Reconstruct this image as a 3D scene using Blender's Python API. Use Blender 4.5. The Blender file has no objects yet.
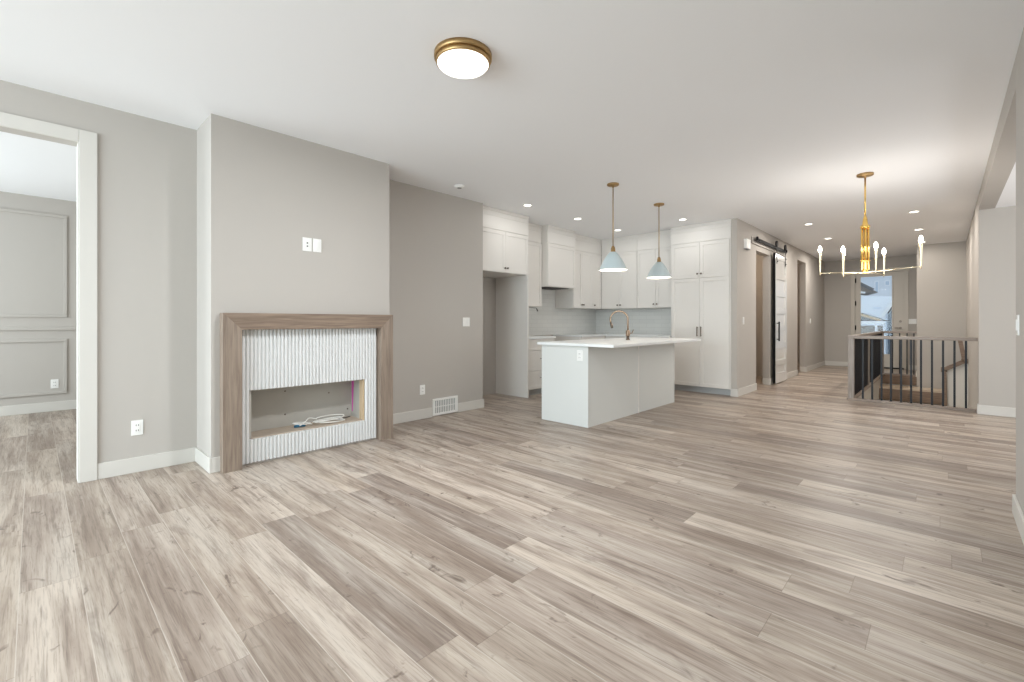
import bpy, bmesh, math, random
from mathutils import Vector, Matrix
random.seed(7)
PI = math.pi
S = bpy.context.scene
COL = S.collection

# ------------------------------------------------------------------ camera
TH = math.atan(432.5 / 455.0)          # yaw of the view away from the long (X) axis of the house
CAM_H = 1.155
cam_d = bpy.data.cameras.new('camera')
cam = bpy.data.objects.new('camera', cam_d); COL.objects.link(cam)
cam.location = (0, 0, CAM_H)
cam.rotation_euler = (PI / 2, 0, TH - PI / 2)
cam_d.sensor_fit = 'HORIZONTAL'; cam_d.sensor_width = 36.0
cam_d.lens = 36.0 * 455.0 / 1024.0
cam_d.shift_y = -(341.0 - 321.6) / 1024.0
cam_d.clip_start = 0.02; cam_d.clip_end = 200
S.camera = cam

# ------------------------------------------------------------------ world, daylight, exposure
W = bpy.data.worlds.new('world'); S.world = W; W.use_nodes = True
bgn = W.node_tree.nodes['Background']
bgn.inputs[0].default_value = (0.86, 0.93, 1.0, 1); bgn.inputs[1].default_value = 0.8
S.view_settings.view_transform = 'Standard'; S.view_settings.look = 'None'
S.view_settings.gamma = 1.0; S.view_settings.use_curve_mapping = False
S.view_settings.exposure = 0.22

def area(name, loc, direction, sx, sy, power, color=(1, 1, 1)):
    d = bpy.data.lights.new(name, 'AREA'); d.shape = 'RECTANGLE'; d.size = sx; d.size_y = sy
    d.energy = power; d.color = color
    o = bpy.data.objects.new(name, d); COL.objects.link(o); o.location = loc
    o.rotation_euler = Vector(direction).to_track_quat('-Z', 'Y').to_euler()
    return o
# daylight at the rear and alcove windows, then an added bedroom fill light
area('daylight_rear_window', (-3.95, 2.1, 1.45), (1, 0, -0.32), 4.2, 2.4, 275, (0.79, 0.925, 1.0))
area('daylight_alcove_window', (6.4, -2.55, 1.35), (0, 1, 0), 2.6, 1.9, 33, (0.95, 0.98, 1.0))
area('bedroom_added_fill', (-2.9, 6.5, 1.4), (1, 0, 0), 2.2, 1.8, 118, (0.82, 0.94, 1.0))
sun_d = bpy.data.lights.new('winter_sky_sun', 'SUN'); sun_d.energy = 0.12; sun_d.angle = 1.2; sun_d.color = (1, .97, .93)
sun = bpy.data.objects.new('winter_sky_sun', sun_d); COL.objects.link(sun); sun.rotation_euler = Vector((.55, .25, -.8)).to_track_quat('-Z', 'Y').to_euler()

# ------------------------------------------------------------------ materials
def lin(r, g, b):
    f = lambda c: c / 255 / 12.92 if c / 255 <= .04045 else ((c / 255 + .055) / 1.055) ** 2.4
    return (f(r), f(g), f(b), 1)
def pm(name, rgb, rough=.5, metal=0.0, bump=0.0, bscale=200, emit=None, estr=0.0, spec=.5, vary=0.0):
    m = bpy.data.materials.new(name); m.use_nodes = True
    nt = m.node_tree; p = nt.nodes['Principled BSDF']
    p.inputs['Base Color'].default_value = lin(*rgb); p.inputs['Roughness'].default_value = rough
    p.inputs['Metallic'].default_value = metal; p.inputs['Specular IOR Level'].default_value = spec
    if emit:
        p.inputs['Emission Color'].default_value = lin(*emit); p.inputs['Emission Strength'].default_value = estr
    if bump or vary:
        tc = nt.nodes.new('ShaderNodeTexCoord'); n = nt.nodes.new('ShaderNodeTexNoise')
        n.inputs['Scale'].default_value = bscale; n.inputs['Detail'].default_value = 3
        nt.links.new(tc.outputs['Object'], n.inputs['Vector'])
        if bump:
            b = nt.nodes.new('ShaderNodeBump'); b.inputs['Strength'].default_value = bump; b.inputs['Distance'].default_value = .002
            nt.links.new(n.outputs['Fac'], b.inputs['Height']); nt.links.new(b.outputs['Normal'], p.inputs['Normal'])
        if vary:
            mx = nt.nodes.new('ShaderNodeMix'); mx.data_type = 'RGBA'
            c = lin(*rgb)
            mx.inputs['A'].default_value = tuple(x * (1 - vary) for x in c[:3]) + (1,)
            mx.inputs['B'].default_value = tuple(min(1, x * (1 + vary)) for x in c[:3]) + (1,)
            nt.links.new(n.outputs['Fac'], mx.inputs['Factor']); nt.links.new(mx.outputs['Result'], p.inputs['Base Color'])
    return m

def wood_floor():
    m = bpy.data.materials.new('oak_plank_floor'); m.use_nodes = True
    nt = m.node_tree; N = nt.nodes; L = nt.links
    p = N['Principled BSDF']
    def math_(op, a, b=None, c=None):
        n = N.new('ShaderNodeMath'); n.operation = op
        for i, v in enumerate((a, b, c)):
            if v is None: continue
            if isinstance(v, (int, float)): n.inputs[i].default_value = v
            else: L.new(v, n.inputs[i])
        return n.outputs[0]
    geo = N.new('ShaderNodeNewGeometry'); sep = N.new('ShaderNodeSeparateXYZ'); L.new(geo.outputs['Position'], sep.inputs[0])
    X, Y = sep.outputs[0], sep.outputs[1]
    WD, LN = .187, 1.52
    u = math_('DIVIDE', math_('SUBTRACT', X, .145), WD)
    row = math_('FLOOR', u); fu = math_('FRACT', u)
    wn = N.new('ShaderNodeTexWhiteNoise'); wn.noise_dimensions = '1D'; L.new(math_('ADD', row, 31.7), wn.inputs['W'])
    v = math_('ADD', math_('DIVIDE', Y, LN), math_('MULTIPLY', wn.outputs['Value'], 7.0))
    idx = math_('FLOOR', v); fv = math_('FRACT', v)
    cmb = N.new('ShaderNodeCombineXYZ'); L.new(row, cmb.inputs[0]); L.new(idx, cmb.inputs[1])
    wr = N.new('ShaderNodeTexWhiteNoise'); wr.noise_dimensions = '3D'; L.new(cmb.outputs[0], wr.inputs['Vector'])
    rnd = wr.outputs['Value']; sr = N.new('ShaderNodeSeparateColor'); L.new(wr.outputs['Color'], sr.inputs[0])
    # grain coordinates, every plank shifted into its own piece of timber
    def grain(sx, sy, scale, detail, dist, off):
        c = N.new('ShaderNodeCombineXYZ')
        L.new(math_('ADD', math_('MULTIPLY', X, sx), math_('MULTIPLY', sr.outputs[0], 40.0)), c.inputs[0])
        L.new(math_('ADD', math_('MULTIPLY', Y, sy), math_('MULTIPLY', sr.outputs[1], 40.0)), c.inputs[1])
        L.new(math_('ADD', math_('MULTIPLY', rnd, 20.0), off), c.inputs[2])
        n = N.new('ShaderNodeTexNoise'); n.inputs['Scale'].default_value = scale; n.inputs['Detail'].default_value = detail
        n.inputs['Distortion'].default_value = dist; n.inputs['Roughness'].default_value = .66
        L.new(c.outputs[0], n.inputs['Vector']); return n.outputs['Fac']
    big = grain(5.0, .55, 1.4, 3, .5, 0)
    mid = grain(30, 1.1, 1.5, 8, .35, 3)
    fine = grain(130, 4.0, 1.5, 5, .1, 7)
    knot = grain(7.5, 3.8, 1.4, 3, 1.0, 11)
    halo = grain(6.0, 1.3, 1.2, 4, .8, 17)
    # base colour: plank tone
    rp = N.new('ShaderNodeValToRGB'); L.new(rnd, rp.inputs[0])
    e = rp.color_ramp.elements
    e[0].position = 0; e[0].color = lin(*FLOOR_TONES[0]); e[1].position = 1; e[1].color = lin(*FLOOR_TONES[-1])
    for i, tcol in enumerate(FLOOR_TONES[1:-1]):
        k = rp.color_ramp.elements.new((i + 1) / (len(FLOOR_TONES) - 1)); k.color = lin(*tcol)
    def mix(fac, a, b, mode='MIX'):
        x = N.new('ShaderNodeMix'); x.data_type = 'RGBA'; x.blend_type = mode
        if isinstance(fac, float): x.inputs['Factor'].default_value = fac
        else: L.new(fac, x.inputs['Factor'])
        for nm, vv in (('A', a), ('B', b)):
            if isinstance(vv, tuple): x.inputs[nm].default_value = vv
            else: L.new(vv, x.inputs[nm])
        return x.outputs['Result']
    def ramp(fac, a, b, va=0.0, vb=1.0):
        r = N.new('ShaderNodeMapRange'); r.inputs['From Min'].default_value = a; r.inputs['From Max'].default_value = b
        r.inputs['To Min'].default_value = va; r.inputs['To Max'].default_value = vb; r.clamp = True; L.new(fac, r.inputs['Value']); return r.outputs[0]
    col = rp.outputs['Color']
    col = mix(ramp(big, .46, .64, 0, .65), col, lin(*FLOOR_STREAK))
    col = mix(ramp(big, .48, .32, 0, .45), col, lin(*FLOOR_LIGHT))
    col = mix(ramp(mid, .52, .66, 0, .5), col, lin(*FLOOR_DARK))
    col = mix(ramp(mid, .46, .32, 0, .35), col, lin(*FLOOR_LIGHT))
    col = mix(ramp(fine, .50, .68, 0, .45), col, lin(*FLOOR_DARK))
    col = mix(ramp(halo, .56, .74, 0, .6), col, lin(*FLOOR_DARK))
    col = mix(ramp(knot, .63, .73, 0, .8), col, lin(*FLOOR_KNOT))
    # seams: bevel highlight painted pale on the long edges, thin dark line at butt ends
    eu = math_('MULTIPLY', math_('MINIMUM', fu, math_('SUBTRACT', 1.0, fu)), WD)
    ev = math_('MULTIPLY', math_('MINIMUM', fv, math_('SUBTRACT', 1.0, fv)), LN)
    col = mix(ramp(eu, .0022, .0008, 0, .55), col, lin(*FLOOR_LIGHT))
    col = mix(ramp(ev, .0018, .0006, 0, .5), col, lin(*FLOOR_DARK))
    L.new(col, p.inputs['Base Color'])
    L.new(ramp(fine, .3, .7, .31, .42), p.inputs['Roughness'])
    p.inputs['Specular IOR Level'].default_value = .22
    b = N.new('ShaderNodeBump'); b.inputs['Strength'].default_value = .12; b.inputs['Distance'].default_value = .002
    h = math_('ADD', math_('MULTIPLY', fine, .5), ramp(math_('MINIMUM', eu, ev), 0, .003, 0, 1.0))
    L.new(h, b.inputs['Height']); L.new(b.outputs['Normal'], p.inputs['Normal'])
    return m
FLOOR_TONES = [(186, 172, 158), (156, 142, 131), (196, 182, 168), (171, 157, 143), (140, 127, 117), (190, 175, 159), (162, 147, 134)]
FLOOR_STREAK = (128, 111, 99); FLOOR_DARK = (98, 82, 72); FLOOR_LIGHT = (205, 195, 183); FLOOR_KNOT = (86, 70, 61)

def grain_wood(name, light, dark, axis, rough=.5):
    m = bpy.data.materials.new(name); m.use_nodes = True
    nt = m.node_tree; N = nt.nodes; L = nt.links; p = N['Principled BSDF']
    tc = N.new('ShaderNodeTexCoord'); mp = N.new('ShaderNodeMapping')
    sc = [60, 60, 60]; sc[axis] = 3.5; mp.inputs['Scale'].default_value = sc
    L.new(tc.outputs['Object'], mp.inputs[0])
    n = N.new('ShaderNodeTexNoise'); n.inputs['Scale'].default_value = 1; n.inputs['Detail'].default_value = 5; n.inputs['Distortion'].default_value = .7
    L.new(mp.outputs[0], n.inputs['Vector'])
    r = N.new('ShaderNodeValToRGB'); r.color_ramp.elements[0].position = .32; r.color_ramp.elements[0].color = lin(*dark)
    r.color_ramp.elements[1].position = .68; r.color_ramp.elements[1].color = lin(*light)
    L.new(n.outputs['Fac'], r.inputs[0]); L.new(r.outputs[0], p.inputs['Base Color'])
    p.inputs['Roughness'].default_value = rough
    b = N.new('ShaderNodeBump'); b.inputs['Strength'].default_value = .15; b.inputs['Distance'].default_value = .001
    L.new(n.outputs['Fac'], b.inputs['Height']); L.new(b.outputs['Normal'], p.inputs['Normal'])
    return m

def tile_mat():
    m = bpy.data.materials.new('backsplash_tile'); m.use_nodes = True
    nt = m.node_tree; N = nt.nodes; L = nt.links; p = N['Principled BSDF']
    g = N.new('ShaderNodeNewGeometry'); s = N.new('ShaderNodeSeparateXYZ'); L.new(g.outputs['Position'], s.inputs[0])
    a = N.new('ShaderNodeMath'); a.operation = 'ADD'; L.new(s.outputs[0], a.inputs[0]); L.new(s.outputs[1], a.inputs[1])
    c = N.new('ShaderNodeCombineXYZ'); L.new(a.outputs[0], c.inputs[0]); L.new(s.outputs[2], c.inputs[1])
    b = N.new('ShaderNodeTexBrick'); L.new(c.outputs[0], b.inputs['Vector'])
    b.inputs['Scale'].default_value = 1; b.inputs['Brick Width'].default_value = .3; b.inputs['Row Height'].default_value = .075
    b.inputs['Mortar Size'].default_value = .0016; b.offset = .5
    b.inputs['Color1'].default_value = lin(232, 232, 228); b.inputs['Color2'].default_value = lin(227, 227, 223); b.inputs['Mortar'].default_value = lin(208, 208, 204)
    L.new(b.outputs['Color'], p.inputs['Base Color']); p.inputs['Roughness'].default_value = .25
    return m

def glass_mat():
    m = bpy.data.materials.new('clear_glass'); m.use_nodes = True
    nt = m.node_tree; N = nt.nodes; L = nt.links
    for n in list(N):
        if n.type == 'BSDF_PRINCIPLED': N.remove(n)
    t = N.new('ShaderNodeBsdfTransparent'); t.inputs[0].default_value = (.93, .96, .97, 1)
    gl = N.new('ShaderNodeBsdfGlossy'); gl.inputs['Roughness'].default_value = .02
    fr = N.new('ShaderNodeFresnel'); fr.inputs[0].default_value = 1.25
    mx = N.new('ShaderNodeMixShader'); L.new(fr.outputs[0], mx.inputs[0]); L.new(t.outputs[0], mx.inputs[1]); L.new(gl.outputs[0], mx.inputs[2])
    L.new(mx.outputs[0], N['Material Output'].inputs['Surface'])
    return m

M = {}
M['floor'] = wood_floor()
M['wall'] = pm('greige_wall_paint', (187, 181, 174), .85, bump=.08, bscale=350, spec=.3)
M['ceiling'] = pm('flat_white_ceiling', (247, 247, 248), .95, bump=.1, bscale=260, spec=.2)
M['trim'] = pm('white_trim_paint', (211, 207, 200), .45, bump=.02, bscale=60)
M['cab'] = pm('warm_white_cabinet_paint', (229, 225, 219), .4, bump=.02, bscale=50)
M['island'] = pm('light_grey_island_paint', (216, 217, 213), .45, bump=.02, bscale=50)
M['quartz'] = pm('white_quartz', (236, 237, 236), .3, bump=.01, bscale=90)
M['tile'] = tile_mat()
M['mantel'] = grain_wood('grey_brown_oak', (152, 136, 121), (124, 108, 95), 2, .55)
M['mantel_h'] = grain_wood('grey_brown_oak_header', (146, 127, 110), (115, 97, 83), 0, .55)
M['flute'] = pm('white_fluted_panel', (222, 222, 221), .5, bump=.02, bscale=40)
M['drywall'] = pm('bare_grey_drywall', (178, 174, 166), .9, vary=.05, bscale=9)
M['niche_floor'] = pm('dusty_board', (180, 165, 149), .9, vary=.12, bscale=14)
M['stud'] = grain_wood('pale_stud_wood', (214, 190, 158), (190, 164, 130), 2, .7)
M['pink'] = pm('pink_line', (206, 92, 168), .8, vary=.05, bscale=20)
M['brass'] = pm('brushed_brass', (178, 148, 104), .45, 1.0, bump=.05, bscale=300)
M['gold'] = pm('polished_gold', (238, 200, 116), .22, 1.0, bump=.02, bscale=300)
M['bloomgold'] = pm('bloom_washed_gold', (236, 222, 188), .25, 1.0, bump=.02, bscale=300)  # bloom of the bulbs painted into the gold of arms and cups
M['bronze'] = pm('champagne_bronze', (160, 138, 118), .34, 1.0, bump=.03, bscale=300)
M['nickel'] = pm('dark_nickel', (120, 108, 98), .35, 1.0, bump=.03, bscale=300)
M['black'] = pm('matte_black_metal', (20, 18, 18), .55, 0, bump=.03, bscale=200, spec=.15)
M['baluster'] = pm('satin_black_baluster', (20, 22, 28), .4, 0, bump=.02, bscale=200, spec=.3)
M['shade'] = pm('blue_reflection_enamel', (196, 209, 211), .4, bump=.02, bscale=40)  # blue window reflection is tinted into the enamel colour
M['shade_in'] = pm('white_enamel_inside', (245, 243, 238), .5, bump=.02, bscale=40)
M['diffuser'] = pm('frosted_diffuser', (250, 248, 240), .4, emit=(255, 250, 240), estr=1.6, vary=.01, bscale=20)
M['bulb'] = pm('lit_bulb', (255, 250, 240), .4, emit=(255, 244, 224), estr=25.0, vary=.01, bscale=20)
M['lens'] = pm('lit_downlight_lens', (255, 252, 245), .4, emit=(255, 248, 234), estr=4.0, vary=.01, bscale=20)
M['plastic'] = pm('white_plastic_plate', (240, 239, 235), .35, vary=.01, bscale=60)
M['slot'] = pm('dark_slot', (70, 68, 66), .7, vary=.05, bscale=60)
M['vent_dark'] = pm('vent_shadow_grey', (150, 150, 148), .8, vary=.05, bscale=60)
M['rail'] = grain_wood('taupe_oak_rail', (156, 142, 130), (126, 111, 99), 1, .35)
M['railx'] = grain_wood('taupe_oak_rail_long', (156, 142, 130), (126, 111, 99), 0, .35)
M['post'] = grain_wood('taupe_oak_post', (164, 154, 145), (132, 121, 112), 2, .4)
M['stairwood'] = grain_wood('stair_oak', (140, 117, 98), (102, 83, 68), 1, .45)
M['tread'] = grain_wood('glare_oak_tread', (206, 188, 166), (184, 164, 142), 1, .35)  # glare on the landing is put into this lighter oak colour
M['barn'] = pm('white_semi_gloss_door', (230, 228, 224), .16, bump=.01, bscale=30)
M['door'] = pm('taupe_door_paint', (196, 188, 176), .4, bump=.02, bscale=40)
M['glass'] = glass_mat()
M['cable'] = pm('white_cable', (232, 230, 224), .5, vary=.02, bscale=60)
M['blue'] = pm('blue_plug', (44, 104, 134), .5, vary=.04, bscale=60)
M['snow'] = pm('snow', (232, 238, 246), .9, bump=.2, bscale=6, vary=.03)
M['siding'] = pm('blue_grey_siding', (222, 228, 236), .8, vary=.04, bscale=5)
M['shadow_siding'] = pm('shaded_siding', (98, 112, 128), .8, vary=.04, bscale=5)  # shade beneath the bargeboard is painted into this siding
M['taupe_ext'] = pm('taupe_garage_wall', (150, 140, 132), .85, vary=.05, bscale=6)
M['shingle'] = pm('grey_shingle', (120, 120, 122), .9, vary=.15, bscale=20)
M['ext_white'] = pm('white_fascia', (240, 242, 246), .6, vary=.01, bscale=10)
M['ext_glass'] = pm('outdoor_window_glass', (196, 210, 226), .1, vary=.05, bscale=3)
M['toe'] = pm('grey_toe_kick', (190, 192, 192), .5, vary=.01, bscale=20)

# ------------------------------------------------------------------ helpers
ORG = {}
class MB:
    def __init__(s): s.bm = bmesh.new()
    def box(s, x0, x1, y0, y1, z0, z1, bev=0.0):
        x0, x1 = sorted((x0, x1)); y0, y1 = sorted((y0, y1)); z0, z1 = sorted((z0, z1))
        r = bmesh.ops.create_cube(s.bm, size=1)
        vs = r['verts']
        for v in vs:
            v.co = Vector(((x0 + x1) / 2 + v.co.x * (x1 - x0), (y0 + y1) / 2 + v.co.y * (y1 - y0), (z0 + z1) / 2 + v.co.z * (z1 - z0)))
        if bev:
            es = {e for v in vs for e in v.link_edges}
            bmesh.ops.bevel(s.bm, geom=list(es), offset=bev, segments=2, affect='EDGES', profile=.6)
        return s
    def bar(s, a, b, w, h, bev=0.0):
        """a box whose long axis runs from a to b"""
        a = Vector(a); b = Vector(b); d = b - a; L = d.length
        r = bmesh.ops.create_cube(s.bm, size=1); vs = r['verts']
        q = d.to_track_quat('Z', 'Y').to_matrix()
        for v in vs:
            v.co = (a + b) / 2 + q @ Vector((v.co.x * w, v.co.y * h, v.co.z * L))
        if bev:
            bmesh.ops.bevel(s.bm, geom=list({e for v in vs for e in v.link_edges}), offset=bev, segments=2, affect='EDGES', profile=.6)
        return s
    def lathe(s, cx, cy, prof, n=32, axis='Z', cz=0.0, cap=True):
        """prof: list of (radius, height); axis Z up at cx, cy or axis X / Y through (cx, cy, cz)"""
        rings = []
        for r, h in prof:
            ring = []
            for i in range(n):
                t = 2 * PI * i / n
                a, b = r * math.cos(t), r * math.sin(t)
                if axis == 'Z': co = (cx + a, cy + b, cz + h)
                elif axis == 'X': co = (cx + h, cy + a, cz + b)
                else: co = (cx + b, cy + h, cz + a)
                ring.append(s.bm.verts.new(co))
            rings.append(ring)
        for k in range(len(rings) - 1):
            for i in range(n):
                j = (i + 1) % n
                f = s.bm.faces.new((rings[k][i], rings[k][j], rings[k + 1][j], rings[k + 1][i])); f.smooth = True
        if cap:
            s.bm.faces.new(rings[0][::-1]); s.bm.faces.new(rings[-1])
        return s
    def tube(s, pts, rad, n=10, closed=False):
        pts = [Vector(p) for p in pts]
        rads = rad if isinstance(rad, (list, tuple)) else [rad] * len(pts)
        rings = []; prev = None
        for i, p in enumerate(pts):
            if closed: d = pts[(i + 1) % len(pts)] - pts[i - 1]
            else: d = pts[min(i + 1, len(pts) - 1)] - pts[max(i - 1, 0)]
            d.normalize()
            if prev is None:
                up = Vector((0, 0, 1)) if abs(d.z) < .9 else Vector((1, 0, 0))
                a = d.cross(up).normalized()
            else:
                a = (prev - d * prev.dot(d)).normalized()
            prev = a; b = d.cross(a)
            rings.append([s.bm.verts.new(p + (a * math.cos(2 * PI * k / n) + b * math.sin(2 * PI * k / n)) * rads[i]) for k in range(n)])
        m = len(rings)
        for k in range(m if closed else m - 1):
            A, B = rings[k], rings[(k + 1) % m]
            for i in range(n):
                f = s.bm.faces.new((A[i], A[(i + 1) % n], B[(i + 1) % n], B[i])); f.smooth = True
        if not closed:
            s.bm.faces.new(rings[0][::-1]); s.bm.faces.new(rings[-1])
        return s
    def prism(s, poly, axis, d0, d1):
        """poly of 2-D points extruded along an axis: X uses (y,z), Y uses (x,z), Z uses (x,y)"""
        def P(p, d): return {'X': (d, p[0], p[1]), 'Y': (p[0], d, p[1]), 'Z': (p[0], p[1], d)}[axis]
        A = [s.bm.verts.new(P(p, d0)) for p in poly]; B = [s.bm.verts.new(P(p, d1)) for p in poly]
        n = len(poly)
        s.bm.faces.new(A); s.bm.faces.new(B[::-1])
        for i in range(n): s.bm.faces.new((A[i], B[i], B[(i + 1) % n], A[(i + 1) % n]))
        return s
    def sphere(s, c, r, sz=1.0, n=16):
        res = bmesh.ops.create_uvsphere(s.bm, u_segments=n, v_segments=n // 2 + 2, radius=r)
        for v in res['verts']: v.co = Vector((v.co.x, v.co.y, v.co.z * sz)) + Vector(c)
        for f in s.bm.faces:
            if all(v in res['verts'] for v in f.verts): f.smooth = True
        return s
    def build(s, name, mat, parent=None):
        bmesh.ops.recalc_face_normals(s.bm, faces=s.bm.faces[:])
        org = ORG.get(parent.name, Vector((0, 0, 0))) if parent else None
        if org is None:
            cs = [v.co for v in s.bm.verts]
            lo = Vector([min(c[i] for c in cs) for i in range(3)]); hi = Vector([max(c[i] for c in cs) for i in range(3)])
            org = Vector(((lo.x + hi.x) / 2, (lo.y + hi.y) / 2, lo.z))
        for v in s.bm.verts: v.co -= org
        me = bpy.data.meshes.new(name); s.bm.to_mesh(me); s.bm.free()
        me.materials.append(mat)
        o = bpy.data.objects.new(name, me); COL.objects.link(o)
        if parent: o.parent = parent
        else: o.location = org
        ORG[o.name] = org
        return o

def tag(o, label, cat, group=None):
    o['label'] = label; o['category'] = cat
    if group: o['group'] = group
    return o
def thing(name, label, cat, loc, group=None):
    o = bpy.data.objects.new(name, None); COL.objects.link(o); o.location = loc; o.empty_display_size = .1
    ORG[o.name] = Vector(loc)
    return tag(o, label, cat, group)
def struct(name, mb, mat, parent=None):
    o = mb.build(name, mat, parent)
    if not parent: o['kind'] = 'structure'
    return o

# ------------------------------------------------------------------ dimensions
ZC = 2.745
YL, YR = 4.50, -0.31            # living room side walls
X_END = 14.48                   # front door wall
KY, KX = 5.25, 8.05             # kitchen walls
HY = 2.31                       # hall left wall
SX0, SX1, SY0, SY1 = 8.32, 12.80, -0.32, 1.00   # stairwell opening

# ------------------------------------------------------------------ structure
f = MB()
f.box(-4.1, SX0, -2.7, 8.5, -.05, 0)
f.box(SX0, SX1, SY1, 8.5, -.05, 0)
f.box(SX1, 14.7, -2.7, 8.5, -.05, 0)
struct('floor', f, M['floor'])
struct('ceiling', MB().box(-4.1, 14.7, YR - .0, 8.5, ZC, ZC + .1), M['ceiling'])
# left wall, with the doorway to the panelled room at its near end
w = MB()
w.box(-4.1, -1.0, YL, YL + .12, 0, ZC); w.box(-1.0, .225, YL, YL + .12, 2.44, ZC)
w.box(.225, 4.165, YL, YL + .12, 0, ZC)
w.box(4.045, 4.165, YL + .12, KY, 0, ZC)
struct('wall_left', w, M['wall'])
# chimney breast, with the recess of the fireplace
NX0, NX1, NZ0, NZ1, NY = 1.205, 2.195, .205, .602, 4.30
c = MB()
CX0, CX1, CY = .935, 2.475, 4.06
c.box(CX0, NX0, CY, YL, 0, ZC); c.box(NX1, CX1, CY, YL, 0, ZC)
c.box(NX0, NX1, CY, YL, NZ1, ZC); c.box(NX0, NX1, CY, YL, 0, NZ0); c.box(NX0, NX1, NY + .012, YL, NZ0, NZ1)
struct('wall_chimney', c, M['wall'])
# kitchen
w = MB(); w.box(4.06, KX + .12, KY, KY + .12, 0, ZC); struct('wall_kitchen', w, M['wall'])
w = MB(); w.box(KX, KX + .12, HY + .12, KY, 0, ZC)
w.box(7.45, KX, HY, HY + .085, 0, ZC); struct('wall_pantry', w, M['wall'])
# hall wall with two openings
O1a, O1b, O1z = 8.42, 9.27, 2.36
O2a, O2b, O2z = 11.40, 12.22, 2.50
w = MB()
w.box(KX, O1a, HY, HY + .12, 0, ZC); w.box(O1a, O1b, HY, HY + .12, O1z, ZC); w.box(O1b, O2a, HY, HY + .12, 0, ZC)
w.box(O2a, O2b, HY, HY + .12, O2z, ZC); w.box(O2b, X_END, HY, HY + .12, 0, ZC)
struct('wall_hall', w, M['wall'])
w = MB(); w.box(KX + .12, X_END, 3.9, 4.0, 0, ZC); w.box(10.55, 10.65, HY + .12, 3.9, 0, ZC); struct('wall_back', w, M['wall'])
# front door wall
DY0, DY1, DZ = .71, 1.66, 2.38
w = MB()
w.box(X_END, X_END + .15, -.4, DY0, 0, ZC); w.box(X_END, X_END + .15, DY0, DY1, DZ, ZC); w.box(X_END, X_END + .15, DY1, 4.0, 0, ZC)
struct('wall_front', w, M['wall'])
w = MB(); w.box(12.70, X_END, YR, .42, -2.6, ZC); struct('wall_closet', w, M['wall'])
# right wall: solid, wide opening to the alcove, then the wall beside the stairs
AX0, AX1, AZ = 4.06, 8.15, 2.55
w = MB()
w.box(-4.1, AX0, YR - .14, YR, 0, ZC); w.box(AX0, AX1, YR - .14, YR, AZ, ZC); w.box(AX1, 12.72, YR - .14, YR, -2.6, ZC)
struct('wall_right', w, M['wall'])
w = MB()
w.box(AX1, AX1 + .12, -2.6, YR - .14, 0, AZ + .1); w.box(AX0 - .12, AX0, -2.6, YR - .14, 0, AZ + .1)
w.box(AX0, 5.1, -2.72, -2.6, 0, AZ); w.box(7.7, AX1, -2.72, -2.6, 0, AZ); w.box(5.1, 7.7, -2.72, -2.6, 0, .4); w.box(5.1, 7.7, -2.72, -2.6, 2.3, AZ)
struct('wall_alcove', w, M['wall'])
struct('ceiling_alcove', MB().box(AX0 - .12, AX1 + .12, -2.7, YR - .0, AZ, AZ + .1), M['ceiling'])
# rear wall with its big window opening (behind the view)
w = MB()
w.box(-4.12, -4.0, -.46, -.05, 0, ZC); w.box(-4.12, -4.0, 4.25, YL + .12, 0, ZC)
w.box(-4.12, -4.0, -.05, 4.25, 0, .15); w.box(-4.12, -4.0, -.05, 4.25, 2.62, ZC)
struct('wall_rear', w, M['wall'])
# the panelled room through the doorway
BY = 8.35
w = MB(); w.box(-3.2, 1.0, BY, BY + .1, 0, ZC); w.box(.9, 1.0, YL + .12, BY, 0, ZC)
w.box(-3.3, -3.2, YL, BY, 0, .5); w.box(-3.3, -3.2, YL, BY, 2.3, ZC)
struct('wall_bedroom', w, M['wall'])
t = MB()
def molding_rect(mb, x0, x1, z0, z1, y, wd=.035, th=.018):
    mb.box(x0, x1, y - th, y, z1 - wd, z1, .004); mb.box(x0, x1, y - th, y, z0, z0 + wd, .004)
    mb.box(x0, x0 + wd, y - th, y, z0 + wd, z1 - wd, .004); mb.box(x1 - wd, x1, y - th, y, z0 + wd, z1 - wd, .004)
molding_rect(t, -1.15, .305, 1.21, 2.54, BY); molding_rect(t, -1.15, .305, .22, .93, BY)
molding_rect(t, -2.85, -1.35, 1.21, 2.54, BY); molding_rect(t, -2.85, -1.35, .22, .93, BY)
t.box(-3.2, .9, BY - .022, BY, 1.045, 1.085, .005)
struct('trim_1', t, M['wall'])
struct('baseboard_bedroom', MB().box(-3.2, .9, BY - .015, BY, 0, .12, .003), M['trim'])
# stairwell below the floor
w = MB()
w.box(SX0, SX1, SY1, SY1 + .1, -2.6, -.05); w.box(SX1, SX1 + .1, .3, SY1 + .1, -2.6, -.19); w.box(SX0 - .1, SX0, YR - .1, SY1 + .1, -2.6, -.05)
struct('wall_stairwell', w, M['trim'])
struct('floor_basement', MB().box(SX0, SX1, YR, SY1, -2.65, -2.6), M['floor'])

# baseboards (0.115 high)
BH = .115
def bb(name, *boxes):
    b = MB()
    for (x0, x1, y0, y1) in boxes: b.box(x0, x1, y0, y1, 0, BH, .003)
    return struct(name, b, M['trim'])
bb('baseboard_left', (.322, CX0, YL - .014, YL), (CX1, 3.325, YL - .014, YL), (3.725, 4.179, YL - .014, YL), (4.165, 4.179, YL, KY))
bb('baseboard_chimney', (CX0 - .014, CX0, CY - .014, YL), (CX0, 1.0, CY - .014, CY), (CX1, CX1 + .014, CY, YL))
bb('baseboard_hall', (7.45, O1a, HY - .014, HY), (7.436, 7.45, HY - .014, HY + .085), (O1b, O2a, HY - .014, HY), (O2b, X_END, HY - .014, HY), (O1b - .012, O1b, HY - .01, HY + .12), (O2b - .012, O2b, HY - .01, HY + .12))
bb('baseboard_front', (X_END - .014, X_END, DY1 + .09, HY), (X_END - .014, X_END, .42, DY0 - .09), (12.70, X_END, .42, .434))
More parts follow.
